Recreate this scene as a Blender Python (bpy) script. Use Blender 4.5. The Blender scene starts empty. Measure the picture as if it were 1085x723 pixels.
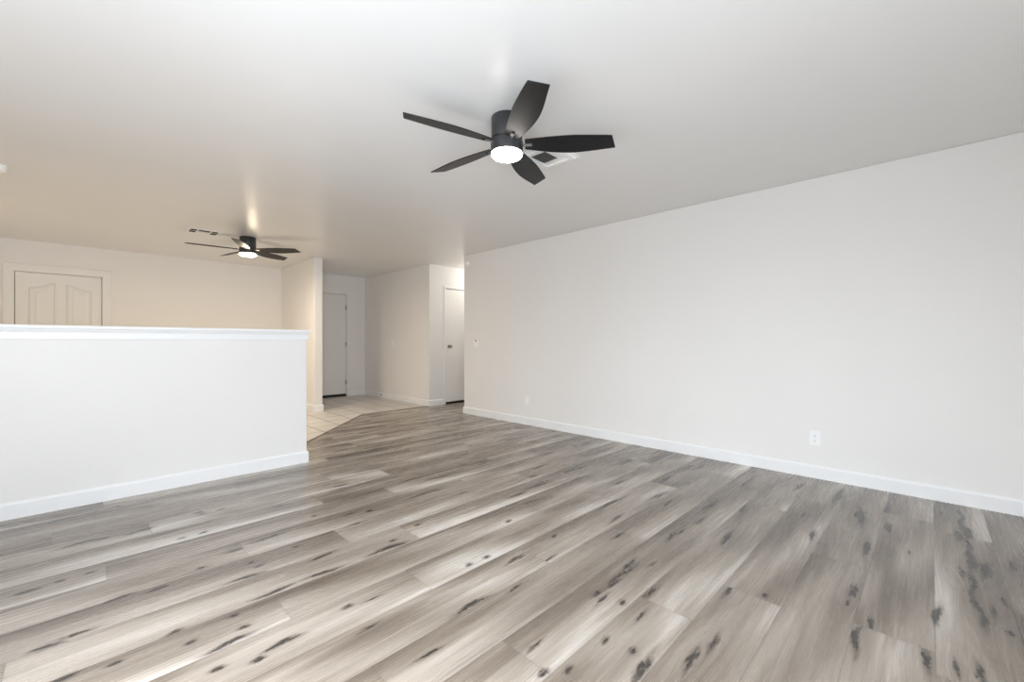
import bpy, bmesh, math, random
import numpy as np
from mathutils import Vector, Matrix

# ------------------------------------------------------------------ camera, world, lights, exposure
SC = bpy.context.scene
COL = SC.collection
PI = math.pi
CEIL = 2.44            # ceiling height
XR = 4.20              # face of the long right-hand wall
YF = 8.47              # face of the far wall
YB = -0.90             # face of the wall behind the camera
XL = -1.05             # face of the wall on the left

cam_d = bpy.data.cameras.new('camera')
cam = bpy.data.objects.new('camera', cam_d); COL.objects.link(cam)
cam_d.sensor_width = 36.0
cam_d.lens = 36.0 * 452.0 / 1085.0
cam_d.shift_y = 0.8 / 1085.0
cam_d.clip_start = 0.05
cam.location = (0, 0, 1.107)
cam.rotation_euler = (PI / 2, 0, -math.atan2(460, 452))
SC.camera = cam

SC.view_settings.view_transform = 'Standard'
SC.view_settings.look = 'None'
SC.view_settings.exposure = 0.0
SC.view_settings.gamma = 1.0
SC.view_settings.use_curve_mapping = False
SC.cycles.max_bounces = 14
SC.cycles.diffuse_bounces = 10
SC.cycles.glossy_bounces = 5
SC.cycles.sample_clamp_indirect = 6.0
SC.cycles.caustics_reflective = False
SC.cycles.caustics_refractive = False
SC.cycles.use_denoising = True

WIN = (-0.95, 0.55, 0.06, 2.08)        # sliding glass door opening behind the camera: x0, x1, z0, z1

world = bpy.data.worlds.new('world'); SC.world = world
world.use_nodes = True
wn = world.node_tree
bg = wn.nodes['Background']
bg.inputs[0].default_value = (0.72, 0.86, 1.0, 1)
bg.inputs[1].default_value = 1.0


def area(name, loc, rot, sx, sy, power, color, spread=PI):
    d = bpy.data.lights.new(name, 'AREA'); d.shape = 'RECTANGLE'
    d.size, d.size_y, d.energy, d.color = sx, sy, power, color
    d.spread = spread
    o = bpy.data.objects.new(name, d); COL.objects.link(o)
    o.location = loc; o.rotation_euler = rot
    return o


WX = (WIN[0] + WIN[1]) / 2
LW = (-0.25, 2.15, 0.06, 2.08)         # larger sliding glass door in the left wall: y0, y1, z0, z1
LY = (LW[0] + LW[1]) / 2
DAY = (0.85, 0.92, 1.0)
# daylight through the glass doors: the sky looking slightly down, the sunlit patio looking up
area('daylight_sky_left', (XL - 0.02, LY, 1.10), (PI / 2 - 0.9, 0, -PI / 2), 2.3, 1.9, 100, DAY, 2.1)
area('daylight_patio_left', (XL - 0.04, LY, 0.75), (PI / 2 + 0.75, 0, -PI / 2), 2.3, 1.2, 50, DAY)
area('daylight_sky_back', (WX, YB - 0.02, 1.10), (PI / 2 - 0.2, 0, 0), 1.4, 1.9, 84, DAY)
area('daylight_patio_back', (WX, YB - 0.04, 0.75), (PI / 2 + 0.75, 0, 0), 1.4, 1.2, 54, DAY)
# ceiling light of the hallway round the corner
hl = bpy.data.lights.new('hall_light', 'POINT'); hl.energy = 13; hl.color = (1.0, 0.95, 0.88); hl.shadow_soft_size = 0.12
ho = bpy.data.objects.new('hall_light', hl); COL.objects.link(ho); ho.location = (5.35, 5.72, 2.25)
# unseen fill lamp added to brighten the kitchen, left of the picture
kl = bpy.data.lights.new('kitchen_fill', 'AREA'); kl.energy = 6; kl.color = (1.0, 0.80, 0.55); kl.size = 0.3
ko = bpy.data.objects.new('kitchen_fill', kl); COL.objects.link(ko); ko.location = (-0.78, 6.4, 2.36)

# ------------------------------------------------------------------ helpers
def tag(o, label=None, cat=None, group=None, kind=None):
    if label: o['label'] = label
    if cat: o['category'] = cat
    if group: o['group'] = group
    if kind: o['kind'] = kind
    return o


def empty(name, loc, rz=0.0):
    o = bpy.data.objects.new(name, None); COL.objects.link(o)
    o.location = loc; o.rotation_euler = (0, 0, rz); o.empty_display_size = 0.1
    return o


def obj(name, bm, mat, parent=None, smooth=False, bevel=0.0, seg=2):
    bmesh.ops.recalc_face_normals(bm, faces=bm.faces)
    me = bpy.data.meshes.new(name); bm.to_mesh(me); bm.free()
    if mat: me.materials.append(mat)
    o = bpy.data.objects.new(name, me); COL.objects.link(o)
    if parent: o.parent = parent
    if smooth:
        me.polygons.foreach_set('use_smooth', [True] * len(me.polygons))
        me.set_sharp_from_angle(angle=math.radians(40))
    if bevel > 0:
        m = o.modifiers.new('bevel', 'BEVEL'); m.width = bevel; m.segments = seg
        m.limit_method = 'ANGLE'; m.angle_limit = math.radians(40)
        m.harden_normals = False
    return o


def BM(): return bmesh.new()


def box(bm, x0, x1, y0, y1, z0, z1):
    v = [bm.verts.new(p) for p in ((x0, y0, z0), (x1, y0, z0), (x1, y1, z0), (x0, y1, z0),
                                   (x0, y0, z1), (x1, y0, z1), (x1, y1, z1), (x0, y1, z1))]
    for f in ((0, 3, 2, 1), (4, 5, 6, 7), (0, 1, 5, 4), (1, 2, 6, 5), (2, 3, 7, 6), (3, 0, 4, 7)):
        bm.faces.new([v[i] for i in f])
    return v


def prism(bm, poly, z0, z1):
    a = [bm.verts.new((x, y, z0)) for x, y in poly]
    b = [bm.verts.new((x, y, z1)) for x, y in poly]
    n = len(poly)
    bm.faces.new(a[::-1]); bm.faces.new(b)
    for i in range(n):
        bm.faces.new((a[i], a[(i + 1) % n], b[(i + 1) % n], b[i]))


def lathe(bm, prof, seg=48, mat4=None):
    """prof: (r, z) list from one pole to the other; r = 0 closes."""
    rings = []
    for r, z in prof:
        if r < 1e-6:
            rings.append([bm.verts.new((0, 0, z))])
        else:
            rings.append([bm.verts.new((r * math.cos(2 * PI * i / seg), r * math.sin(2 * PI * i / seg), z)) for i in range(seg)])
    for a, b in zip(rings, rings[1:]):
        for i in range(seg):
            j = (i + 1) % seg
            if len(a) == 1 and len(b) == 1: continue
            if len(a) == 1: bm.faces.new((a[0], b[i], b[j]))
            elif len(b) == 1: bm.faces.new((a[i], a[j], b[0]))
            else: bm.faces.new((a[i], a[j], b[j], b[i]))
    if mat4:
        vs = [v for ring in rings for v in ring]
        bmesh.ops.transform(bm, matrix=mat4, verts=vs)


def sweep(bm, path, prof, closed=False, up=(0, 0, 1)):
    """sweep a closed 2-D profile (outward, up) along a planar path with mitred corners; outward = right-hand side of travel."""
    up = Vector(up); P = [Vector(p) for p in path]; n = len(P); rings = []
    for i in range(n):
        d0 = (P[i] - P[i - 1]).normalized() if (closed or i > 0) else None
        d1 = (P[(i + 1) % n] - P[i]).normalized() if (closed or i < n - 1) else None
        d0 = d0 or d1; d1 = d1 or d0
        n0, n1 = d0.cross(up).normalized(), d1.cross(up).normalized()
        m = (n0 + n1); m = m / max(1e-6, (1 + n0.dot(n1)))
        rings.append([bm.verts.new(P[i] + m * a + up * b) for a, b in prof])
    k = len(prof)
    for i in range(n if closed else n - 1):
        A, B = rings[i], rings[(i + 1) % n]
        for j in range(k):
            bm.faces.new((A[j], A[(j + 1) % k], B[(j + 1) % k], B[j]))
    if not closed:
        bm.faces.new(rings[0][::-1]); bm.faces.new(rings[-1])


def copy_tree(o, parent=None):
    c = o.copy(); COL.objects.link(c)
    if parent: c.parent = parent
    for ch in list(o.children): copy_tree(ch, c)
    return c


# ------------------------------------------------------------------ materials
class NT:
    def __init__(self, name):
        self.m = bpy.data.materials.new(name); self.m.use_nodes = True
        self.t = self.m.node_tree; self.b = self.t.nodes['Principled BSDF']

    def n(self, typ, **kw):
        x = self.t.nodes.new(typ)
        for k, v in kw.items(): setattr(x, k, v)
        return x

    def l(self, a, b): self.t.links.new(a, b)

    def val(self, sock, v):
        if hasattr(v, 'links'): self.l(v, sock)
        else: sock.default_value = v

    def math(self, op, a, b=None, c=None, clamp=False):
        x = self.n('ShaderNodeMath', operation=op, use_clamp=clamp)
        self.val(x.inputs[0], a)
        if b is not None: self.val(x.inputs[1], b)
        if c is not None: self.val(x.inputs[2], c)
        return x.outputs[0]

    def smooth(self, v, lo, hi, t0=0.0, t1=1.0):
        x = self.n('ShaderNodeMapRange', interpolation_type='SMOOTHSTEP')
        self.val(x.inputs[0], v)
        for i, q in enumerate((lo, hi, t0, t1)): x.inputs[i + 1].default_value = q
        return x.outputs[0]

    def mix(self, f, a, b, mode='MIX'):
        x = self.n('ShaderNodeMix', data_type='RGBA', blend_type=mode)
        self.val(x.inputs[0], f)
        for i, q in ((6, a), (7, b)):
            if hasattr(q, 'links'): self.l(q, x.inputs[i])
            else: x.inputs[i].default_value = (*q, 1)
        return x.outputs[2]

    def noise(self, vec, scale, detail=3.0, rough=0.55, dist=0.0):
        x = self.n('ShaderNodeTexNoise'); self.l(vec, x.inputs['Vector'])
        x.inputs['Scale'].default_value = scale; x.inputs['Detail'].default_value = detail
        x.inputs['Roughness'].default_value = rough; x.inputs['Distortion'].default_value = dist
        return x.outputs['Fac']

    def bump(self, h, strength, distance):
        x = self.n('ShaderNodeBump'); self.l(h, x.inputs['Height'])
        x.inputs['Strength'].default_value = strength; x.inputs['Distance'].default_value = distance
        self.l(x.outputs[0], self.b.inputs['Normal'])


def paint(name, col, rough, spec=0.5, bscale=120.0, bstr=0.12, bdist=0.001, var=0.02, coord='Object'):
    t = NT(name); tc = t.n('ShaderNodeTexCoord')
    v = tc.outputs[coord]
    n1 = t.noise(v, 1.7, 2.0)
    dark = tuple(c * (1 - var) for c in col); lite = tuple(min(1, c * (1 + var)) for c in col)
    t.l(t.mix(n1, dark, lite), t.b.inputs['Base Color'])
    t.b.inputs['Roughness'].default_value = rough
    t.b.inputs['Specular IOR Level'].default_value = spec
    if bstr: t.bump(t.noise(v, bscale, 3.0), bstr, bdist)
    return t.m


M = {}
M['wall'] = paint('wall_paint', (0.82, 0.805, 0.785), 0.62, 0.3)
M['ceiling'] = paint('ceiling_paint', (0.80, 0.792, 0.782), 0.33, 0.85, 60.0, 0.03)
M['trim'] = paint('trim_paint', (0.84, 0.845, 0.845), 0.38, 0.45, 40.0, 0.03)
M['door'] = paint('door_paint', (0.80, 0.79, 0.77), 0.42, 0.45, 60.0, 0.05)
M['plastic'] = paint('white_plastic', (0.89, 0.89, 0.89), 0.32, 0.5, 40.0, 0.0)
M['device'] = paint('device_plastic', (0.93, 0.93, 0.92), 0.35, 0.5, 40.0, 0.0)
M['black'] = paint('black_slot', (0.015, 0.015, 0.016), 0.6, 0.3, 40.0, 0.0)
M['grey_shadow'] = paint('vent_shade_grey', (0.24, 0.235, 0.225), 0.7, 0.2, 40.0, 0.0)  # grey that paints the shade inside the near vent
M['rubber'] = paint('dark_rubber', (0.035, 0.034, 0.033), 0.7, 0.3, 80.0, 0.1)
M['slat'] = paint('vent_enamel', (0.92, 0.92, 0.91), 0.4, 0.4, 40.0, 0.0)
M['body'] = paint('fan_body_black', (0.030, 0.030, 0.032), 0.36, 0.5, 90.0, 0.06)


def metal(name, col, rough):
    t = NT(name); tc = t.n('ShaderNodeTexCoord')
    n1 = t.noise(tc.outputs['Object'], 60.0, 3.0)
    t.l(t.mix(n1, tuple(c * 0.9 for c in col), col), t.b.inputs['Base Color'])
    t.b.inputs['Metallic'].default_value = 1.0
    t.b.inputs['Roughness'].default_value = rough
    return t.m


M['nickel'] = metal('dark_nickel', (0.30, 0.28, 0.26), 0.32)
M['steel'] = metal('satin_steel', (0.38, 0.37, 0.36), 0.38)


def blade_mat():
    t = NT('fan_blade_black'); tc = t.n('ShaderNodeTexCoord')
    mp = t.n('ShaderNodeMapping'); t.l(tc.outputs['Object'], mp.inputs['Vector'])
    mp.inputs['Scale'].default_value = (3.0, 60.0, 10.0)
    g = t.noise(mp.outputs[0], 2.0, 4.0)
    t.l(t.mix(g, (0.005, 0.005, 0.006), (0.010, 0.010, 0.011)), t.b.inputs['Base Color'])
    t.b.inputs['Roughness'].default_value = 0.42
    t.b.inputs['Specular IOR Level'].default_value = 0.38
    t.bump(g, 0.08, 0.001)
    return t.m


M['blade'] = blade_mat()


def lens_mat(name, col, strength):
    t = NT(name)
    tc = t.n('ShaderNodeTexCoord')
    n1 = t.noise(tc.outputs['Object'], 5.0, 1.0)
    t.l(t.mix(n1, (0.88, 0.88, 0.87), (0.9, 0.9, 0.9)), t.b.inputs['Base Color'])
    t.b.inputs['Emission Color'].default_value = (*col, 1)
    t.b.inputs['Emission Strength'].default_value = strength
    t.b.inputs['Roughness'].default_value = 0.4
    return t.m


M['lens_near'] = lens_mat('led_lens_neutral', (1.0, 0.95, 0.88), 25.0)
M['lens_far'] = lens_mat('led_lens_warm', (1.0, 0.82, 0.58), 100.0)


def glass_mat():
    t = NT('window_glass'); t.t.nodes.remove(t.b)
    out = [n for n in t.t.nodes if n.type == 'OUTPUT_MATERIAL'][0]
    tr = t.n('ShaderNodeBsdfTransparent'); gl = t.n('ShaderNodeBsdfGlossy'); gl.inputs['Roughness'].default_value = 0.02
    fr = t.n('ShaderNodeFresnel'); fr.inputs[0].default_value = 1.45
    mx = t.n('ShaderNodeMixShader'); t.l(fr.outputs[0], mx.inputs[0]); t.l(tr.outputs[0], mx.inputs[1]); t.l(gl.outputs[0], mx.inputs[2])
    t.l(mx.outputs[0], out.inputs[0])
    return t.m


M['glass'] = glass_mat()


def floor_mat():
    t = NT('grey_oak_planks')
    geo = t.n('ShaderNodeNewGeometry')
    def att(nm):
        a = t.n('ShaderNodeAttribute'); a.attribute_name = nm; return a.outputs['Fac']
    rnd, tone, knot, warp, ev, ex = att('rnd'), att('tone'), att('knot'), att('warp'), att('ev'), att('ex')
    sx = t.n('ShaderNodeSeparateXYZ'); t.l(geo.outputs['Position'], sx.inputs[0])
    yy = t.math('ADD', sx.outputs[1], warp)

    def vec(kx, ky, off):
        c = t.n('ShaderNodeCombineXYZ')
        t.l(t.math('ADD', t.math('MULTIPLY', sx.outputs[0], kx), t.math('MULTIPLY', rnd, 37.0)), c.inputs[0])
        t.l(t.math('MULTIPLY', yy, ky), c.inputs[1])
        t.l(t.math('MULTIPLY_ADD', rnd, 19.0, off), c.inputs[2])
        return c.outputs[0]
    fine = t.noise(vec(3.0, 110.0, 0.0), 1.0, 3.0, 0.5, 0.2)       # pores
    mid = t.noise(vec(1.3, 30.0, 5.0), 1.0, 4.0, 0.55, 0.5)         # grain bands
    big = t.noise(vec(0.9, 7.0, 9.0), 1.0, 3.0, 0.5, 0.6)          # broad light/dark bands
    ragged = t.noise(vec(20.0, 70.0, 3.0), 1.0, 6.0, 0.72, 1.6)
    v = t.math('MULTIPLY_ADD', big, 0.56, t.math('MULTIPLY', tone, 0.86))
    v = t.math('ADD', v, t.math('MULTIPLY_ADD', mid, 0.40, -0.49))
    v = t.math('ADD', v, t.math('MULTIPLY_ADD', fine, 0.15, -0.075))
    ramp = t.n('ShaderNodeValToRGB'); t.l(v, ramp.inputs[0])
    e = ramp.color_ramp.elements
    e[0].position = 0.12; e[0].color = (*FL[0], 1)
    e[1].position = 0.92; e[1].color = (*FL[3], 1)
    a = e.new(0.38); a.color = (*FL[1], 1)
    a = e.new(0.65); a.color = (*FL[2], 1)
    # knots and dark heart streaks
    kf = t.math('ADD', knot, t.math('MULTIPLY', t.math('SUBTRACT', ragged, 0.5), t.math('MULTIPLY', t.math('MINIMUM', knot, 0.5), 3.2)))
    kf = t.math('ADD', kf, t.math('MULTIPLY', t.math('SUBTRACT', mid, 0.5), t.math('MINIMUM', knot, 0.35)))
    soft = t.smooth(kf, 0.10, 0.62)
    hard = t.smooth(kf, 0.52, 0.84)
    c1 = t.mix(t.math('MULTIPLY', soft, 0.62), ramp.outputs[0], FL[4])
    c2 = t.mix(t.math('MULTIPLY', hard, 0.85), c1, FL[5])
    # narrow darker mineral lines
    ln = t.smooth(t.noise(vec(1.3, 48.0, 13.0), 1.0, 2.0, 0.5, 1.0), 0.66, 0.78)
    c3 = t.mix(t.math('MULTIPLY', ln, 0.28), c2, FL[4])
    # tight bevelled joint between planks
    ed = t.math('MINIMUM', ev, ex)
    jt = t.smooth(ed, 0.0, 0.0026, 1.0, 0.0)
    c4 = t.mix(t.math('MULTIPLY', jt, 0.55), c3, FL[4])
    t.l(c4, t.b.inputs['Base Color'])
    t.l(t.math('MULTIPLY_ADD', fine, 0.10, 0.22), t.b.inputs['Roughness'])
    t.b.inputs['Specular IOR Level'].default_value = 0.75
    t.bump(t.math('MULTIPLY_ADD', fine, 0.3, t.math('MULTIPLY', jt, -1.2)), 0.06, 0.0010)
    return t.m


FL = [(0.085, 0.065, 0.049), (0.165, 0.133, 0.104), (0.300, 0.256, 0.213), (0.540, 0.500, 0.455), (0.066, 0.051, 0.040), (0.018, 0.015, 0.013)]
M['floor'] = floor_mat()


def tile_mat():
    t = NT('beige_floor_tile')
    geo = t.n('ShaderNodeNewGeometry')
    sx = t.n('ShaderNodeSeparateXYZ'); t.l(geo.outputs['Position'], sx.inputs[0])
    T = 0.3175
    u = t.math('DIVIDE', t.math('SUBTRACT', sx.outputs[0], 2.111), T)
    v = t.math('DIVIDE', t.math('SUBTRACT', sx.outputs[1], 5.02), T)
    def edge(a):
        f = t.math('FRACT', t.math('ADD', a, 20.0))
        return t.math('MINIMUM', f, t.math('SUBTRACT', 1.0, f))
    g = t.smooth(t.math('MINIMUM', edge(u), edge(v)), 0.018, 0.026, 1.0, 0.0)
    c = t.n('ShaderNodeCombineXYZ')
    t.l(t.math('FLOOR', t.math('ADD', u, 20.0)), c.inputs[0]); t.l(t.math('FLOOR', t.math('ADD', v, 20.0)), c.inputs[1])
    wn_ = t.n('ShaderNodeTexWhiteNoise', noise_dimensions='2D'); t.l(c.outputs[0], wn_.inputs['Vector'])
    cl = t.noise(geo.outputs['Position'], 9.0, 4.0)
    base = t.mix(t.math('MULTIPLY_ADD', cl, 0.6, t.math('MULTIPLY', wn_.outputs['Value'], 0.4)), (0.60, 0.56, 0.515), (0.70, 0.665, 0.625))
    t.l(t.mix(g, base, (0.16, 0.142, 0.128)), t.b.inputs['Base Color'])
    t.b.inputs['Roughness'].default_value = 0.33
    t.bump(t.math('SUBTRACT', 1.0, g), 0.3, 0.002)
    return t.m


M['tile'] = tile_mat()
M['reducer'] = paint('dark_wood_strip', (0.17, 0.142, 0.118), 0.45, 0.4, 60.0, 0.05)
M['concrete'] = paint('patio_concrete', (0.5, 0.48, 0.45), 0.9, 0.2, 30.0, 0.2)

# ------------------------------------------------------------------ floor: vinyl planks, 9 inch rows running along x
KNOTS = [(2.57,0.823,0.083,0.035), (3.48,0.315,0.141,0.05), (2.97,0.248,0.085,0.036), (2.94,0.484,0.057,0.024), (3.39,0.181,0.072,0.03), (2.03,0.643,0.052,0.022), (2.41,0.247,0.052,0.022), (2.29,0.254,0.03,0.012), (2.18,0.168,0.036,0.015), (2.03,0.197,0.103,0.011), (3.22,-0.284,0.062,0.026), (3.83,-0.134,0.227,0.011), (3.6,-0.151,0.112,0.047), (3.52,-0.111,0.077,0.032), (3.35,-0.143,0.195,0.011), (3.14,-0.143,0.111,0.047), (3.08,-0.187,0.079,0.033), (2.84,-0.134,0.174,0.011), (2.65,-0.139,0.078,0.011), (2.63,-0.182,0.045,0.019), (2.53,-0.15,0.064,0.027), (2.48,-0.208,0.022,0.01), (2.97,-0.104,0.046,0.02), (2.11,-0.118,0.049,0.021), (2.09,-0.062,0.039,0.016), (3.06,0.082,0.028,0.012), (3.25,0.585,0.034,0.014), (2.1,0.524,0.02,0.01), (3.08,0.888,0.06,0.025), (1.63,0.57,0.048,0.02), (3.85,0.722,0.073,0.031), (3.83,0.476,0.16,0.05), (3.73,1.03,0.171,0.011), (3.01,1.064,0.093,0.039), (2.76,-0.222,0.036,0.015), (3.73,0.215,0.071,0.011), (2.44,-0.019,0.085,0.011), (2.07,0.011,0.062,0.026), (0.87,1.27,0.039,0.016), (1.38,1.334,0.032,0.013), (1.56,1.51,0.05,0.021), (1.47,1.636,0.02,0.01), (1.86,1.865,0.023,0.01), (1.36,1.642,0.02,0.01), (2.17,1.274,0.053,0.022), (2.36,1.407,0.059,0.025), (2.84,1.289,0.059,0.025), (2.93,1.399,0.07,0.029), (2.19,1.977,0.048,0.02), (1.96,2.444,0.039,0.016), (2.62,2.331,0.044,0.019), (1.09,0.93,0.02,0.01), (1.16,1.028,0.033,0.014), (1.16,0.865,0.02,0.01), (1.37,0.865,0.022,0.01), (1.59,0.835,0.031,0.013), (1.39,0.757,0.02,0.01), (1.5,0.596,0.05,0.021), (1.32,0.694,0.073,0.03), (1.77,0.884,0.049,0.021), (2.36,1.052,0.06,0.025), (2.46,1.039,0.042,0.018), (1.91,1.069,0.054,0.023), (1.72,1.036,0.043,0.018), (1.58,1.009,0.035,0.015), (1.62,0.938,0.02,0.01), (2.0,0.992,0.031,0.013), (1.81,1.047,0.139,0.011), (2.55,1.563,0.163,0.011), (3.3,1.524,0.081,0.034), (3.34,1.351,0.047,0.02), (2.69,1.02,0.056,0.024), (1.69,1.389,0.04,0.017), (1.9,1.526,0.023,0.01), (1.18,2.071,0.088,0.011), (1.44,2.212,0.02,0.01), (2.09,2.87,0.184,0.011), (1.8,2.634,0.16,0.011), (2.46,2.16,0.139,0.011), (2.23,2.137,0.093,0.011), (1.6,1.054,0.04,0.011), (1.16,1.374,0.09,0.011), (2.92,2.204,0.168,0.011), (2.6,2.939,0.15,0.011), (0.61,2.077,0.072,0.011), (0.79,1.73,0.022,0.01), (0.79,1.553,0.03,0.013), (0.89,1.716,0.03,0.012), (0.44,1.67,0.02,0.01), (0.33,1.725,0.021,0.01), (0.39,1.837,0.073,0.011), (1.17,2.078,0.097,0.011), (0.55,2.29,0.074,0.011), (0.83,2.449,0.02,0.01), (1.05,2.792,0.02,0.01), (1.19,2.499,0.035,0.015), (1.23,2.666,0.028,0.012), (1.34,2.627,0.026,0.011), (0.94,3.14,0.038,0.016), (0.42,2.54,0.02,0.01), (0.75,2.67,0.077,0.011), (0.59,2.64,0.055,0.011), (0.45,1.904,0.02,0.01), (0.63,2.366,0.02,0.01), (1.42,3.242,0.048,0.02), (0.44,2.009,0.02,0.01), (0.88,2.24,0.06,0.011), (1.23,2.142,0.02,0.01), (0.55,3.378,0.022,0.01), (0.53,1.696,0.059,0.011), (0.82,2.077,0.084,0.011), (0.61,2.432,0.02,0.01), (0.29,1.937,0.02,0.01), (-0.06,2.875,0.02,0.01), (0.04,2.868,0.02,0.01), (0.1,3.325,0.021,0.01), (0.21,3.299,0.02,0.01), (0.56,3.347,0.02,0.01), (0.66,3.339,0.02,0.01), (0.51,3.007,0.02,0.01), (0.41,3.006,0.02,0.01), (0.25,2.472,0.035,0.011), (0.12,2.503,0.056,0.011), (-0.0,2.31,0.04,0.017), (-0.08,2.285,0.037,0.011), (0.26,2.054,0.025,0.011), (0.01,3.331,0.07,0.011), (0.09,2.009,0.021,0.01), (0.18,3.904,0.02,0.01), (-0.03,2.042,0.029,0.011), (-0.16,2.862,0.045,0.011), (0.33,3.752,0.053,0.011), (0.27,3.299,0.046,0.011), (1.96,3.248,0.049,0.021), (2.23,3.135,0.043,0.018), (2.65,3.27,0.044,0.019), (2.58,2.899,0.036,0.015), (1.69,3.47,0.027,0.012), (1.4,3.246,0.035,0.015), (1.93,2.979,0.143,0.011), (2.45,2.724,0.04,0.017), (3.31,3.435,0.047,0.02), (3.51,3.144,0.058,0.025), (2.94,3.498,0.05,0.021), (2.08,3.854,0.109,0.011), (2.21,4.687,0.152,0.011), (2.83,4.051,0.175,0.011), (2.98,4.728,0.151,0.011), (1.88,4.276,0.079,0.011), (3.52,4.677,0.173,0.011), (1.77,4.612,0.08,0.011), (2.98,1.752,0.065,0.027), (3.55,2.006,0.071,0.03), (2.22,1.972,0.05,0.021), (2.94,2.223,0.048,0.02), (3.08,2.195,0.036,0.015), (3.25,2.697,0.054,0.023), (3.76,1.884,0.029,0.012), (3.47,1.824,0.043,0.018), (2.61,2.359,0.042,0.018), (2.52,2.178,0.117,0.011), (3.65,2.366,0.178,0.011), (2.86,2.473,0.101,0.011), (3.85,1.461,0.125,0.011), (3.72,1.536,0.089,0.037)]
PW, PL, Y0 = 0.2286, 1.524, -0.240
JOINT = {-1: 2.682, 0: 2.0, 1: 2.14, 2: 2.70, 3: 2.06, 4: 1.71, 5: 1.10, 6: 0.70, 7: 1.653, 8: 1.11, 9: 0.598,
         10: 1.35, 11: 1.05, 12: 0.62, 13: 0.095, 14: 1.18, 15: 0.30, 16: 1.42, 17: 0.85, 18: 0.12, 19: 1.25, 20: 0.55}


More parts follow.
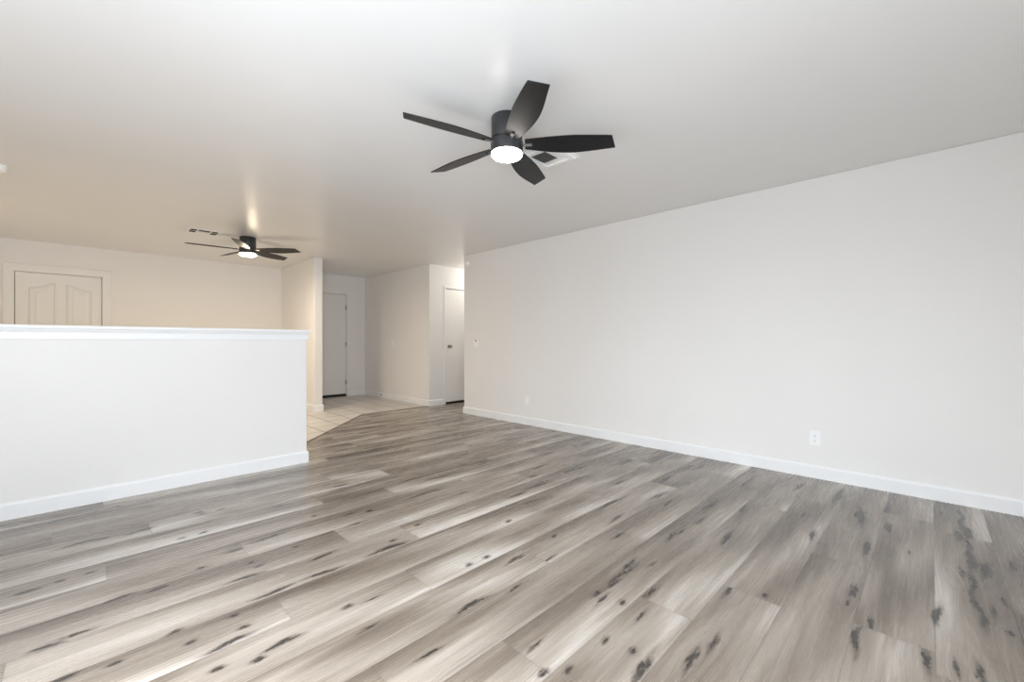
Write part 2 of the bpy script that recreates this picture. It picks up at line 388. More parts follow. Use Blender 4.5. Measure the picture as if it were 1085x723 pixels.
def build_floor():
    rng = np.random.default_rng(7)
    X0, X1 = XL - 0.1, 7.0
    verts, faces, A = [], [], {k: [] for k in ('rnd', 'tone', 'knot', 'warp', 'ev', 'ex')}
    base = 0
    kn = np.array(KNOTS)
    for r in range(-3, 29):
        ya = Y0 + r * PW
        if ya > 6.25: break
        NV = 34 if ya < 3.2 else 16
        j = JOINT.get(r, float(rng.uniform(0, PL))) % PL
        xs = [X0] + [x for x in np.arange(j - 3 * PL, X1, PL) if x > X0 + 0.02] + [X1]
        nk = []
        for k in kn:
            if ya - 0.03 < k[1] < ya + PW + 0.03: nk.append(k)
        # rows beyond the mapped marks get a few of their own
        if ya > 4.6 or ya < -0.5:
            for x in np.arange(X0, X1, 0.55):
                nk.append((x + rng.uniform(0, 0.5), ya + rng.uniform(0.03, 0.2), rng.uniform(0.04, 0.12), rng.uniform(0.012, 0.03)))
        for xa, xb in zip(xs, xs[1:]):
            step = 0.013 if ya < 2.0 else 0.02 if ya < 3.2 else 0.035
            nx = max(2, int((xb - xa) / step))
            x = np.linspace(xa, xb, nx + 1); v = np.linspace(0, 1, NV + 1)
            Xg, Vg = np.meshgrid(x, v, indexing='ij')
            Yg = ya + Vg * PW
            rn = rng.random(); lift = rng.normal(0, 0.09); slope = rng.uniform(0.15, 0.55) * (1 if rng.random() < 0.85 else -1)
            ph = rng.uniform(0, 6.28, 4); w1 = rng.uniform(2.0, 5.0)
            tone = 0.62 + lift - slope * (Vg - 0.5) + 0.10 * np.sin(w1 * Xg + ph[0] + 2.0 * np.sin(3 * Vg + ph[1])) \
                + 0.08 * np.sin(1.7 * w1 * Xg + 5.0 * Vg + ph[2])
            K = np.zeros_like(Xg); W = np.zeros_like(Xg)
            for kx, ky, hl, hw in nk:
                if kx < xa - 0.3 or kx > xb + 0.3: continue
                own = 1.0 if (xa - 0.03 < kx < xb + 0.03 and ya - 0.015 < ky < ya + PW + 0.015) else 0.0
                if not own: continue
                dx = Xg - kx; dy = Yg - ky
                if hw > 0.0111:
                    # ragged knot: a few lobes along the grain, a long faint tail, grain bent round it
                    s_ = math.sin(kx * 91.7 + ky * 53.1); c_ = math.cos(kx * 37.3 - ky * 71.9)
                    core = 0.0
                    for fx, fy, fa, fb, am in ((0.0, 0.0, 0.30, 0.36, 1.0), (0.45 * s_, 0.55 * c_, 0.40, 0.20, 0.85),
                                               (-0.62 * c_, 0.25 * s_, 0.55, 0.17, 0.8), (0.75 * c_, -0.35, 0.45, 0.15, 0.75)):
                        core = np.maximum(core, am * np.exp(-((dx - fx * hl) / (hl * fa)) ** 2 - ((dy - fy * hw - 0.25 * s_ * dx * 0.3) / (hw * fb)) ** 2))
                    tail = 0.62 * np.exp(-(dx / (hl * 1.9)) ** 2 - ((dy - 0.12 * c_ * dx) / (hw * 0.42)) ** 2)
                    halo = 0.36 * np.exp(-(dx / (hl * 2.0)) ** 2 - (dy / (hw * 1.5)) ** 2)
                    K = np.maximum(K, np.minimum(1.0, 1.08 * np.maximum(core, tail) + 0.75 * halo))
                    W += -dy * 0.55 * np.exp(-(dx / (hl * 2.5)) ** 2 - (dy / (hw * 2.2)) ** 2)
                else:
                    wob = 0.008 * np.sin(dx * 22 + kx * 50)
                    body = np.exp(-(dx / (1.3 * hl)) ** 2 - ((dy - wob) / (hw * 1.0)) ** 2)
                    vein = np.exp(-((dx - 0.2 * hl) / (0.7 * hl)) ** 2 - ((dy - wob - 0.012) / (hw * 0.45)) ** 2)
                    wash = np.exp(-(dx / (1.5 * hl)) ** 2 - (dy / 0.038) ** 2)
                    K = np.maximum(K, np.minimum(1.0, np.maximum(0.80 * body, 0.6 * vein) + 0.26 * wash))
                    W += -dy * 0.5 * np.exp(-(dx / (hl * 1.3)) ** 2 - (dy / 0.03) ** 2)
            n = Xg.size
            verts.append(np.stack([Xg, Yg, np.zeros_like(Xg)], -1).reshape(-1, 3))
            idx = (np.arange(n) + base).reshape(nx + 1, NV + 1)
            faces.append(np.stack([idx[:-1, :-1], idx[1:, :-1], idx[1:, 1:], idx[:-1, 1:]], -1).reshape(-1, 4))
            A['rnd'].append(np.full(n, rn)); A['tone'].append(tone.ravel()); A['knot'].append(K.ravel()); A['warp'].append(W.ravel())
            A['ev'].append((np.minimum(Vg, 1 - Vg) * PW).ravel())
            A['ex'].append(np.minimum(Xg - xa, xb - Xg).ravel())
            base += n
    V = np.concatenate(verts); F = np.concatenate(faces)
    me = bpy.data.meshes.new('floor')
    me.vertices.add(len(V)); me.vertices.foreach_set('co', V.ravel().astype(np.float32))
    me.loops.add(F.size); me.loops.foreach_set('vertex_index', F.ravel().astype(np.int32))
    me.polygons.add(len(F)); me.polygons.foreach_set('loop_start', (np.arange(len(F)) * 4).astype(np.int32))
    me.update(calc_edges=True)
    for k, v in A.items():
        a = me.attributes.new(k, 'FLOAT', 'POINT'); a.data.foreach_set('value', np.concatenate(v).astype(np.float32))
    me.materials.append(M['floor'])
    o = bpy.data.objects.new('floor', me); COL.objects.link(o)
    tag(o, 'grey brown wood plank floor with dark knots', kind='structure')
    return o


def struct(name, bm, mat, label=None, bevel=0.0, parent=None):
    o = obj(name, bm, mat, parent, bevel=bevel)
    if not parent: tag(o, label, kind='structure')
    return o


build_floor()
# tiled entry: 45 degree edge from behind the half wall, then straight to the hall corner
TZ = 0.004
tile_edge = [(1.20, 4.335), (3.02, 6.165), (XR + 0.02, 6.165)]
bm = BM(); prism(bm, [(XL - 0.1, 4.335)] + tile_edge + [(XR + 0.02, YF + 0.02), (XL - 0.1, YF + 0.02)], -0.02, TZ)
struct('floor_entry', bm, M['tile'], 'beige square tile floor of the entry with grey grout')
bm = BM(); prof = [(-0.002, 0.0), (0.014, 0.0), (0.010, 0.006), (-0.002, 0.007)]
sweep(bm, [(x, y, 0) for x, y in tile_edge], prof)
struct('trim_1', bm, M['reducer'], 'dark strip where the tile meets the planks')
bm = BM(); box(bm, XL - 0.2, 7.1, YB - 0.15, YF + 0.2, -0.12, -0.021)
struct('floor_slab', bm, M['concrete'])

# ------------------------------------------------------------------ ceiling and walls
bm = BM(); box(bm, XL - 0.12, 7.1, YB - 0.15, YF + 0.2, CEIL, CEIL + 0.1)
struct('ceiling', bm, M['ceiling'], 'smooth white ceiling with a soft sheen')


def wall_y(name, y0, y1, x0, x1, holes, label):
    """wall lying along x; holes = (x0, x1, ztop) door niches cut through its face."""
    bm = BM(); x = x0
    for a, b, zt in holes:
        box(bm, x, a, y0, y1, 0, CEIL); box(bm, a, b, y0, y1, zt, CEIL); x = b
    box(bm, x, x1, y0, y1, 0, CEIL)
    return struct(name, bm, M['wall'], label)


bm = BM(); box(bm, XR, XR + 0.12, YB - 0.12, 5.17, 0, CEIL); box(bm, XR + 0.12, 7.0, 5.05, 5.17, 0, CEIL)
struct('wall_right', bm, M['wall'], 'long bare off-white wall on the right', bevel=0.006)
bm = BM(); box(bm, XR + 0.02, XR + 0.14, 6.25, YF, 0, CEIL)
struct('wall_entry', bm, M['wall'], 'entry side wall with the light switch')
CD = (4.555, 5.37, 2.055)
wall_y('wall_hall', 6.13, 6.25, XR + 0.02, 7.0, [CD], 'hall wall around the closet door')
bm = BM(); box(bm, CD[0] - 0.05, CD[1] + 0.05, 6.251, 6.30, 0, CEIL)
struct('door_backing_closet', bm, M['wall'])  # unseen panel added behind the closet door to stop light leaking in
bm = BM(); box(bm, 7.0, 7.1, 5.0, 6.3, 0, CEIL)
struct('wall_hall_end', bm, M['wall'])
ED = (2.905, 3.825, 2.06)
PD = (-0.58, 0.246, 2.03)
wall_y('wall_far', YF, YF + 0.12, XL - 0.12, XR + 0.14, [PD, ED], 'cream far wall with two doors')
bm = BM(); box(bm, PD[0] - 0.05, PD[1] + 0.05, YF + 0.121, YF + 0.16, 0, CEIL); box(bm, ED[0] - 0.05, ED[1] + 0.05, YF + 0.121, YF + 0.16, 0, CEIL)
struct('door_backing_far', bm, M['wall'])  # unseen panels added behind both doors against light leaks
bm = BM()
box(bm, XL - 0.12, XL, YB - 0.12, LW[0], 0, CEIL); box(bm, XL - 0.12, XL, LW[1], YF + 0.12, 0, CEIL)
box(bm, XL - 0.12, XL, LW[0], LW[1], LW[3], CEIL); box(bm, XL - 0.12, XL, LW[0], LW[1], 0, LW[2])
struct('wall_left', bm, M['wall'])
bm = BM()
box(bm, XL - 0.12, WIN[0], YB - 0.12, YB, 0, CEIL); box(bm, WIN[1], XR, YB - 0.12, YB, 0, CEIL)
box(bm, WIN[0], WIN[1], YB - 0.12, YB, WIN[3], CEIL); box(bm, WIN[0], WIN[1], YB - 0.12, YB, 0, WIN[2])
struct('wall_back', bm, M['wall'])
PX0, PX1, PY1 = 2.61, 2.738, 6.93
bm = BM(); box(bm, PX0, PX1, PY1, YF, 0, CEIL)
struct('wall_partition', bm, M['wall'], 'narrow partition wall end beside the entry door', bevel=0.008)
# half wall with moulded cap
HX, HY0, HY1, HZ = 1.477, 4.10, 4.23, 1.127
bm = BM(); box(bm, XL, HX, HY0, HY1, 0, HZ)
struct('wall_half', bm, M['wall'], 'white half wall dividing the room from the kitchen', bevel=0.006)
bm = BM()
box(bm, XL, HX + 0.012, HY0 - 0.012, HY1 + 0.012, HZ - 0.002, HZ + 0.036)
cap = [(0.0, 0.036), (0.012, 0.036), (0.014, 0.046), (0.020, 0.054), (0.022, 0.062), (0.028, 0.066), (0.030, 0.074), (0.030, 0.085), (0.027, 0.0885), (0.0, 0.0885)]
sweep(bm, [(XL, HY0, HZ), (HX, HY0, HZ), (HX, HY1, HZ), (XL, HY1, HZ)], cap)
box(bm, XL, HX, HY0, HY1, HZ + 0.03, HZ + 0.0885)
struct('trim_2', bm, M['trim'], 'white moulded cap along the top of the half wall')

# baseboards
BBP = [(0.0, 0.0), (0.013, 0.0), (0.013, 0.088), (0.010, 0.096), (0.005, 0.102), (0.0, 0.104)]


def baseboard(name, path, label=None):
    bm = BM(); sweep(bm, [(x, y, 0) for x, y in path], BBP)
    struct(name, bm, M['trim'], label)


baseboard('baseboard_right', [(7.0, 5.17), (XR, 5.17), (XR, YB)], 'white baseboard under the long right wall')
baseboard('baseboard_half', [(XL, HY0), (HX, HY0), (HX, HY1), (XL, HY1)], 'white baseboard around the half wall')
baseboard('baseboard_partition', [(PX0, YF), (PX0, PY1), (PX1, PY1), (PX1, YF)], 'white baseboard around the partition end')
baseboard('baseboard_entry', [(XR + 0.02, YF), (XR + 0.02, 6.13), (CD[0] - 0.045, 6.13)], 'white baseboard along the entry side wall')
baseboard('baseboard_far', [(ED[1] + 0.035, YF), (XR + 0.02, YF)])
baseboard('baseboard_hall', [(CD[1] + 0.045, 6.13), (7.0, 6.13)])
baseboard('baseboard_kitchen', [(PD[1] + 0.105, YF), (PX0, YF)])
baseboard('baseboard_left', [(XL, LW[1] + 0.02), (XL, HY0)])


# ------------------------------------------------------------------ doors
def casing(name, x0, x1, zt, y, w, d, parent, mat, head=None):
    """flat casing round an opening on a wall that faces -y, plus the jamb lining of the niche."""
    h = head or w
    bm = BM(); pf = [(0.0, 0.0), (w, 0.0), (w, d * 0.6), (w - 0.006, d), (0.004, d), (0.0, d * 0.8)]
    sweep(bm, [(x1, y, 0), (x1, y, zt), (x0, y, zt), (x0, y, 0)], pf, up=(0, -1, 0))
    return obj(name, bm, mat, parent)


def jamb(x0, x1, zt, y0, y1, parent, mat):
    bm = BM(); t = 0.004
    box(bm, x0, x0 + t, y0, y1, 0, zt); box(bm, x1 - t, x1, y0, y1, 0, zt); box(bm, x0 + t, x1 - t, y0, y1, zt - t, zt)
    return obj('door_jamb', bm, mat, parent)


def hinge(x, y, z, parent, mat):
    bm = BM()
    lathe(bm, [(0, -0.048), (0.004, -0.046), (0.0065, -0.044), (0.0065, 0.044), (0.004, 0.046), (0, 0.048)], 14)
    box(bm, -0.018, 0.012, 0.004, 0.008, -0.044, 0.044)
    o = obj('hinge', bm, mat, parent, smooth=True); o.location = (x, y, z)
    return o


# front door: flat slab, seen past the partition end
d1 = BM(); box(d1, ED[0] + 0.006, ED[1] - 0.008, YF + 0.006, YF + 0.046, 0.055, ED[2] - 0.008)
d1 = struct('door_1', d1, M['door'], 'flat white entry door past the partition end', bevel=0.003)
casing('door_casing', ED[0], ED[1], ED[2], YF, 0.034, 0.014, d1, M['door'])
jamb(ED[0], ED[1], ED[2], YF, YF + 0.12, d1, M['door'])
for z in (1.80, 1.055, 0.29): hinge(ED[1] - 0.006, YF - 0.004, z, d1, M['steel'])
bm = BM(); prism(bm, [(ED[0] + 0.005, YF - 0.012), (ED[1] - 0.005, YF - 0.012), (ED[1] - 0.005, YF + 0.115), (ED[0] + 0.005, YF + 0.115)], TZ, 0.028)
box(bm, ED[0] + 0.008, ED[1] - 0.01, YF + 0.008, YF + 0.04, 0.028, 0.056)
obj('threshold', bm, M['rubber'], d1)['label'] = 'dark door sweep and threshold'
# closet door in the hall
d2 = BM(); box(d2, CD[0] + 0.008, CD[1] - 0.008, 6.140, 6.176, 0.036, CD[2] - 0.010)
d2 = struct('door_2', d2, M['door'], 'flat white hall closet door with a dark knob', bevel=0.003)
casing('door_casing', CD[0], CD[1], CD[2], 6.13, 0.040, 0.014, d2, M['door'])
jamb(CD[0], CD[1], CD[2], 6.13, 6.25, d2, M['door'])
bm = BM(); box(bm, CD[0] + 0.004, CD[1] - 0.004, 6.150, 6.245, 0.0005, 0.006); box(bm, CD[0] + 0.004, CD[1] - 0.004, 6.180, 6.2, 0.006, 0.06)
obj('door_gap_shade', bm, M['black'], d2)['label'] = 'black strip standing for the shade under the door'  # shade in the gap below the door, put in as black boxes
rx = Matrix.Rotation(PI / 2, 4, 'X')
bm = BM(); lathe(bm, [(0, 0), (0.032, 0), (0.032, 0.004), (0.026, 0.009), (0.012, 0.011), (0.011, 0.026), (0.018, 0.032), (0.026, 0.042), (0.027, 0.052), (0.021, 0.061), (0.010, 0.064), (0, 0.0645)], 32, rx)
k = obj('door_knob', bm, M['nickel'], d2, smooth=True); k.location = (4.645, 6.140, 1.025); k['label'] = 'round dark nickel knob'
bm = BM(); box(bm, CD[0] + 0.003, CD[0] + 0.0075, 6.1285, 6.15, 0.995, 1.055)
obj('strike_plate', bm, M['nickel'], d2)
for z in (1.80, 1.03, 0.26): hinge(CD[1] - 0.007, 6.128, z, d2, M['steel'])

# panelled door in the kitchen, lower half behind the half wall
d3 = BM(); DX0, DX1, DZ0, DZ1, DY = PD[0] + 0.009, PD[1] - 0.009, 0.02, PD[2] - 0.008, YF + 0.006
box(d3, DX0, DX1, DY, DY + 0.036, DZ0, DZ1)
d3 = struct('door_3', d3, M['door'], 'cream door with two arch-topped panels above the half wall', bevel=0.003)
casing('door_casing', PD[0], PD[1], PD[2], YF, 0.100, 0.016, d3, M['door'])
jamb(PD[0], PD[1], PD[2], YF, YF + 0.12, d3, M['door'])
DC = (DX0 + DX1) / 2


def arch_top(x): return 1.885 - 0.082 * (1 - math.cos(min(1, abs(x - DC) / 0.30) * PI)) / 2


def panel(x0, x1, z0, z1=None):
    top = [(x1 + (x0 - x1) * i / 12) for i in range(13)]
    path = [(x0, z0), (x1, z0)] + [(x, (arch_top(x) if z1 is None else z1)) for x in (top if z1 is None else (x1, x0))]
    pts = [Vector((x, DY, z)) for x, z in path]
    bm = BM()
    # sunk-looking sticking: a rounded bead round the panel, and the raised centre field
    sweep(bm, pts, [(0.0, 0.0), (0.004, 0.008), (0.012, 0.012), (0.019, 0.006), (0.022, 0.0)], closed=True, up=(0, -1, 0))
    cx = (x0 + x1) / 2; cz = sum(p.z for p in pts) / len(pts)
    def inset(p, d):
        return Vector((p.x + (d if p.x < cx else -d if p.x > cx else 0), p.y, p.z + (d if p.z < cz else -d)))
    a = [bm.verts.new(inset(p, 0.026)) for p in pts]
    b = [bm.verts.new(inset(p, 0.050) + Vector((0, -0.007, 0))) for p in pts]
    n = len(pts)
    for i in range(n): bm.faces.new((a[i], a[(i + 1) % n], b[(i + 1) % n], b[i]))
    bm.faces.new(b)
    obj('door_panel', bm, M['door'], d3)


panel(-0.432, -0.228, 1.02); panel(-0.088, 0.118, 1.02)
panel(-0.432, -0.228, 0.22, 0.86); panel(-0.088, 0.118, 0.22, 0.86)
for z in (1.79, 1.03, 0.26): hinge(PD[1] - 0.010, YF - 0.003, z, d3, M['door'])
# glass sliding doors behind and left of the camera
def slider(name, a0, a1, z0, z1, place):
    fw = 0.05; mid = (a0 + a1) / 2
    w = BM()
    box(w, a0, a1, -0.10, -0.06, z0, z0 + fw); box(w, a0, a1, -0.10, -0.06, z1 - fw, z1)
    for x in (a0, mid - fw / 2, a1 - fw): box(w, x, x + fw, -0.10, -0.06, z0 + fw, z1 - fw)
    w.transform(place); w = struct(name, w, M['trim'])
    for a, b in ((a0 + fw, mid - fw / 2), (mid + fw / 2, a1 - fw)):
        bm = BM(); box(bm, a, b, -0.083, -0.077, z0 + fw, z1 - fw); bm.transform(place)
        obj('window_pane', bm, M['glass'], w)


slider('window_1', *WIN, Matrix.Translation((0, YB, 0)))
slider('window_2', -LW[1], -LW[0], LW[2], LW[3], Matrix.Translation((XL, 0, 0)) @ Matrix.Rotation(-PI / 2, 4, 'Z'))


# ------------------------------------------------------------------ ceiling fans
def blade_bm():
    """one blade in its own frame: x outward from the hub, y across, leaf outline with a slanted straight tip."""
    bm = BM()
    r0, r1 = 0.108, 0.628
    st = []
    N = 26
    for i in range(N + 1):
        s = i / N; x = r0 + (r1 - r0) * s
        w = 0.041 + 0.031 * math.sin(PI * s / 1.10) if s < 0.55 else 0.072 - 0.022 * ((s - 0.55) / 0.45) ** 1.5
        cy = 0.010 * math.sin(PI * s)
        st.append((x, cy + w, cy - w))
    th = 0.006
    def slant(x, y, s): return x + (0.020 * (y / 0.06)) * max(0, (s - 0.9) / 0.1)
    rows = []
    NW = 8
    for i, (x, ya, yb) in enumerate(st):
        s = i / N; row_t, row_b = [], []
        for j in range(NW + 1):
            y = yb + (ya - yb) * j / NW
            row_t.append(bm.verts.new((slant(x, y, s), y, th / 2))); row_b.append(bm.verts.new((slant(x, y, s), y, -th / 2)))
        rows.append((row_t, row_b))
    for (t0, b0), (t1, b1) in zip(rows, rows[1:]):
        for j in range(NW):
            bm.faces.new((t0[j], t0[j + 1], t1[j + 1], t1[j])); bm.faces.new((b0[j], b1[j], b1[j + 1], b0[j + 1]))
        bm.faces.new((t0[0], t1[0], b1[0], b0[0])); bm.faces.new((t0[NW], b0[NW], b1[NW], t1[NW]))
    for t, b in (rows[0], rows[-1]):
        for j in range(NW): bm.faces.new((t[j], b[j], b[j + 1], t[j + 1]))
    return bm


PITCH, BZ = math.radians(-15), -0.160      # blade twist, blade plane below the ceiling


def make_fan(loc, theta0, lens, label):
    t = empty('ceiling_fan', loc)
    tag(t, label, 'ceiling fan', 'black ceiling fans')
    bm = BM(); lathe(bm, [(0, 0), (0.089, 0), (0.092, -0.004), (0.092, -0.126), (0.089, -0.131), (0, -0.131)], 64)
    obj('mount_canopy', bm, M['body'], t, smooth=True)
    bm = BM(); lathe(bm, [(0, -0.129), (0.084, -0.129), (0.086, -0.137), (0.094, -0.141), (0.096, -0.146), (0.096, -0.198), (0.092, -0.212), (0, -0.212)], 64)
    obj('motor_housing', bm, M['body'], t, smooth=True)
    bm = BM(); lathe(bm, [(0, -0.210), (0.090, -0.210), (0.0925, -0.214), (0.0915, -0.2225), (0.086, -0.2305), (0.074, -0.2365), (0.04, -0.2405), (0, -0.242)], 64)
    o = obj('light_lens', bm, lens, t, smooth=True); o['label'] = 'round white glowing LED lens'
    bl = None
    for k in range(5):
        a = theta0 + k * 2 * PI / 5
        mt = Matrix.Translation((0, 0, BZ)) @ Matrix.Rotation(a, 4, 'Z') @ Matrix.Rotation(PITCH, 4, 'X')
        if bl is None:
            b = obj('blade', blade_bm(), M['blade'], t, bevel=0.0015)
            bm = BM()
            # flat arm from the motor to two screws under the blade
            box(bm, 0.072, 0.150, -0.009, -0.005, -0.009, -0.003); box(bm, 0.072, 0.150, 0.005, 0.009, -0.009, -0.003); box(bm, 0.075, 0.150, -0.005, 0.005, -0.006, -0.003)
            h = obj('blade_arm', bm, M['steel'], b, bevel=0.0015); h['label'] = 'narrow metal bracket under the blade root'
            bm = BM(); box(bm, 0.149, 0.164, -0.009, 0.009, -0.0095, -0.0030)
            q = obj('bracket_cover', bm, M['black'], b, bevel=0.001)
            bl = (b, h, q)
        else:
            b = bl[0].copy(); COL.objects.link(b); b.parent = t
            for c in bl[1:]:
                d = c.copy(); COL.objects.link(d); d.parent = b
        b.matrix_local = mt
    return t


def fan_lamp(name, fan, power, col):
    d = bpy.data.lights.new(name, 'AREA'); d.shape = 'DISK'; d.size = 0.15; d.energy = power; d.color = col
    o = bpy.data.objects.new(name, d); COL.objects.link(o); o.parent = fan; o.location = (0, 0, -0.2435)


f1 = make_fan((1.790, 1.802, CEIL), math.radians(-4 - 45.5), M['lens_near'], 'large near black five-blade ceiling fan with lit lens, above the plank floor')
f2 = make_fan((1.522, 6.230, CEIL), math.radians(3 - 45.5), M['lens_far'], 'distant black ceiling fan with lit lens behind the half wall, near the partition')

fan_lamp('fan_light', f2, 28.0, (1.0, 0.86, 0.68))      # the far lens throws most of its light down and sideways

# ------------------------------------------------------------------ ceiling vents
v1 = empty('ceiling_vent', (2.365, 1.955, CEIL))
tag(v1, 'square white ceiling vent partly hidden behind the nearer fan blades', 'vent', 'ceiling vents')
bm = BM(); sweep(bm, [(0.160, -0.155, 0), (0.160, 0.155, 0), (-0.160, 0.155, 0), (-0.160, -0.155, 0)],
                 [(0.0, 0.0), (0.0, -0.006), (-0.018, -0.010), (-0.024, -0.018), (-0.052, -0.021), (-0.056, 0.0)], closed=True)
obj('vent_frame', bm, M['slat'], v1)
bm = BM(); box(bm, -0.108, 0.108, -0.103, 0.103, -0.003, -0.0005)
obj('duct_shade_plate', bm, M['grey_shadow'], v1)  # flat grey plate in place of the shaded duct
for i in range(9):
    y = -0.035 + i * 0.0155; a = 0.75
    bm = BM(); dx, dz = 0.006 * math.cos(a), 0.006 * math.sin(a)
    p = [(y - dx, -0.007 - dz), (y - dx + 0.0012, -0.007 - dz), (y + dx + 0.0012, -0.007 + dz), (y + dx, -0.007 + dz)]
    q0 = [bm.verts.new((-0.105, a_, b_)) for a_, b_ in p]; q1 = [bm.verts.new((0.060, a_, b_)) for a_, b_ in p]
    bm.faces.new(q0[::-1]); bm.faces.new(q1)
    for j in range(4): bm.faces.new((q0[j], q0[(j + 1) % 4], q1[(j + 1) % 4], q1[j]))
    obj('slat', bm, M['grey_shadow'], v1)  # slats on the shaded side, darkened by colour
for i in range(5):
    y = -0.094 + i * 0.012
    bm = BM(); box(bm, -0.105, 0.060, y, y + 0.0095, -0.010, -0.004); obj('slat', bm, M['slat'], v1)
for i in range(3):
    x = 0.064 + i * 0.015
    bm = BM(); box(bm, x, x + 0.012, -0.101, 0.101, -0.011, -0.004); obj('slat', bm, M['slat'], v1)

v2 = empty('ceiling_vent', (1.067, 6.28, CEIL))
tag(v2, 'small slotted ceiling vent left of the distant fan', 'vent', 'ceiling vents')
bm = BM(); sweep(bm, [(0.165, -0.125, 0), (0.165, 0.125, 0), (-0.165, 0.125, 0), (-0.165, -0.125, 0)],
                 [(0.0, 0.0), (0.0, -0.004), (-0.020, -0.006), (-0.028, -0.006), (-0.030, 0.0)], closed=True)
obj('vent_frame', bm, M['slat'], v2)
bm = BM(); box(bm, -0.136, 0.136, -0.096, 0.096, -0.0042, -0.0005); obj('duct_shade_plate', bm, M['black'], v2)  # flush black plate paints the shade of the slots
for x in (-0.066, 0.066):
    bm = BM(); box(bm, x - 0.008, x + 0.008, -0.096, 0.096, -0.0058, -0.002); obj('divider', bm, M['slat'], v2)
for xa, xb in ((-0.132, -0.074), (0.074, 0.132)):
    bm = BM(); box(bm, xa, xb, -0.009, 0.009, -0.0050, -0.002); obj('slat', bm, M['slat'], v2)
for i in range(5):
    y = 0.094 - 0.022 * i
    bm = BM(); box(bm, -0.058, 0.058, y - 0.019, y, -0.0050, -0.002); obj('slat', bm, M['slat'], v2)

# smoke alarm at the left edge of the picture
s = empty('smoke_alarm', (-0.442, 5.032, CEIL))
tag(s, 'white round smoke alarm on the ceiling at the far left edge of the picture', 'smoke alarm')
bm = BM(); lathe(bm, [(0, 0), (0.064, 0), (0.064, -0.012), (0.060, -0.015), (0, -0.015)], 40)
obj('mounting_plate', bm, M['device'], s, smooth=True)
bm = BM(); lathe(bm, [(0, -0.014), (0.055, -0.014), (0.060, -0.022), (0.058, -0.036), (0.048, -0.045), (0.02, -0.048), (0, -0.048)], 40)
obj('cover', bm, M['device'], s, smooth=True)


# ------------------------------------------------------------------ wall fittings
def plate(w, h, parent, mat, t=0.0055):
    """plate lying against a wall that faces -x: its own frame is x out of the wall, y along it, z up."""
    bm = BM()
    box(bm, -t, 0, -w / 2, w / 2, -h / 2, h / 2)
    return obj('wall_plate', bm, mat, parent, bevel=0.003, seg=3)


def outlet(loc, label, blank=False):
    t = empty('wall_outlet', loc); tag(t, label, 'outlet', 'wall outlets on the right wall')
    plate(0.072, 0.116, t, M['plastic'])
    for s_ in (-1, 1):
        bm = BM(); pts = []
        for i in range(20):
            a = 2 * PI * i / 20; pts.append((0.0165 * math.cos(a), max(-0.0125, min(0.0125, 0.0165 * math.sin(a)))))
        va = [bm.verts.new((-0.0072, y, z)) for y, z in pts]; vb = [bm.verts.new((-0.004, y, z)) for y, z in pts]
        bm.faces.new(va); bm.faces.new(vb[::-1])
        for i in range(20): bm.faces.new((va[i], vb[i], vb[(i + 1) % 20], va[(i + 1) % 20]))
        r = obj('receptacle', bm, M['plastic'], t); r.location = (0, 0, s_ * 0.0195)
        if not blank:
            bm = BM(); box(bm, -0.0078, -0.0070, 0.0050, 0.0068, -0.002, 0.0065); box(bm, -0.0078, -0.0070, -0.0068, -0.0050, -0.002, 0.0065)
            lathe(bm, [(0, 0.0), (0.0026, 0.0), (0.0026, 0.0008), (0, 0.0008)], 12, Matrix.Translation((-0.0070, 0, -0.0075)) @ Matrix.Rotation(-PI / 2, 4, 'Y'))
            obj('slot', bm, M['black'], r)
    bm = BM(); lathe(bm, [(0, 0), (0.0032, 0), (0.0028, 0.0012), (0, 0.0014)], 14, Matrix.Translation((-0.0054, 0, 0)) @ Matrix.Rotation(-PI / 2, 4, 'Y'))
    obj('screw', bm, M['plastic'], t)
    return t


outlet((XR, 0.674, 0.323), 'white duplex outlet with visible dark slots low on the right wall, nearer the camera')
outlet((XR, 3.842, 0.322), 'faint white outlet low on the right wall, nearer the hall corner', blank=True)

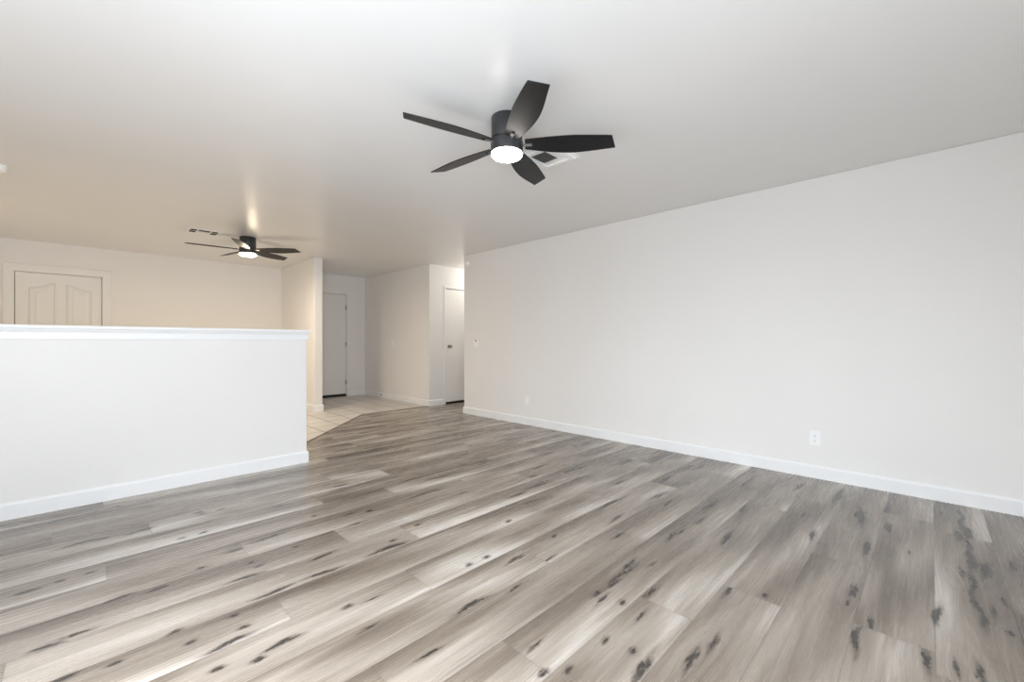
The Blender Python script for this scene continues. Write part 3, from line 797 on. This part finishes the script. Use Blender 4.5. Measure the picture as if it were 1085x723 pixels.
sw = empty('switch_plate', (XR, 4.885, 1.078))
tag(sw, 'white double switch plate on the right wall near the hall corner', 'light switch', 'light switches')
plate(0.118, 0.116, sw, M['plastic'])
for s_ in (-1, 1):
    bm = BM(); box(bm, -0.0085, -0.004, s_ * 0.023 - 0.0165, s_ * 0.023 + 0.0165, -0.033, 0.033)
    r = obj('rocker', bm, M['plastic'], sw, bevel=0.0015)
bm = BM(); box(bm, -0.0105, -0.0080, -0.014, 0.010, 0.034, 0.054)
obj('indicator', bm, M['black'], sw)['label'] = 'small dark sensor dot at the top'
sw2 = empty('switch_plate', (XR + 0.02, 7.35, 1.076))
tag(sw2, 'single white switch plate on the cream entry side wall', 'light switch', 'light switches')
plate(0.074, 0.118, sw2, M['plastic'])
bm = BM(); box(bm, -0.0085, -0.004, -0.0165, 0.0165, -0.033, 0.033); obj('rocker', bm, M['plastic'], sw2, bevel=0.0015)

c = empty('wall_sensor', (XR, 5.085, 2.315))
tag(c, 'small white wall sensor high on the right wall end, under the ceiling', 'sensor')
bm = BM(); lathe(bm, [(0, 0), (0.036, 0), (0.036, 0.010), (0.033, 0.013), (0, 0.013)], 32, Matrix.Rotation(-PI / 2, 4, 'Y'))
obj('base_plate', bm, M['device'], c, smooth=True)
bm = BM(); lathe(bm, [(0, 0.012), (0.028, 0.012), (0.026, 0.022), (0.018, 0.030), (0.008, 0.034), (0, 0.035)], 32, Matrix.Rotation(-PI / 2, 4, 'Y'))
obj('dome', bm, M['device'], c, smooth=True)

ds = empty('door_stop', (XR + 0.02 - 0.0125, 7.74, 0.062))
tag(ds, 'small spring door stop with white tip on the entry baseboard', 'door stop')
R = Matrix.Rotation(-PI / 2, 4, 'Y')
bm = BM(); lathe(bm, [(0, 0), (0.012, 0), (0.012, 0.004), (0.007, 0.008), (0, 0.008)], 20, R); obj('base', bm, M['steel'], ds, smooth=True)
bm = BM(); pr = [(0, 0.006)]
for i in range(10): pr += [(0.0058, 0.008 + i * 0.0048), (0.0042, 0.0104 + i * 0.0048)]
lathe(bm, pr + [(0, 0.056)], 16, R); obj('spring', bm, M['nickel'], ds, smooth=True)['label'] = 'dark metal coil spring'
bm = BM(); lathe(bm, [(0, 0.053), (0.008, 0.053), (0.009, 0.058), (0.009, 0.070), (0.006, 0.075), (0, 0.076)], 20, R); obj('tip', bm, M['plastic'], ds, smooth=True)['label'] = 'white rubber tip'
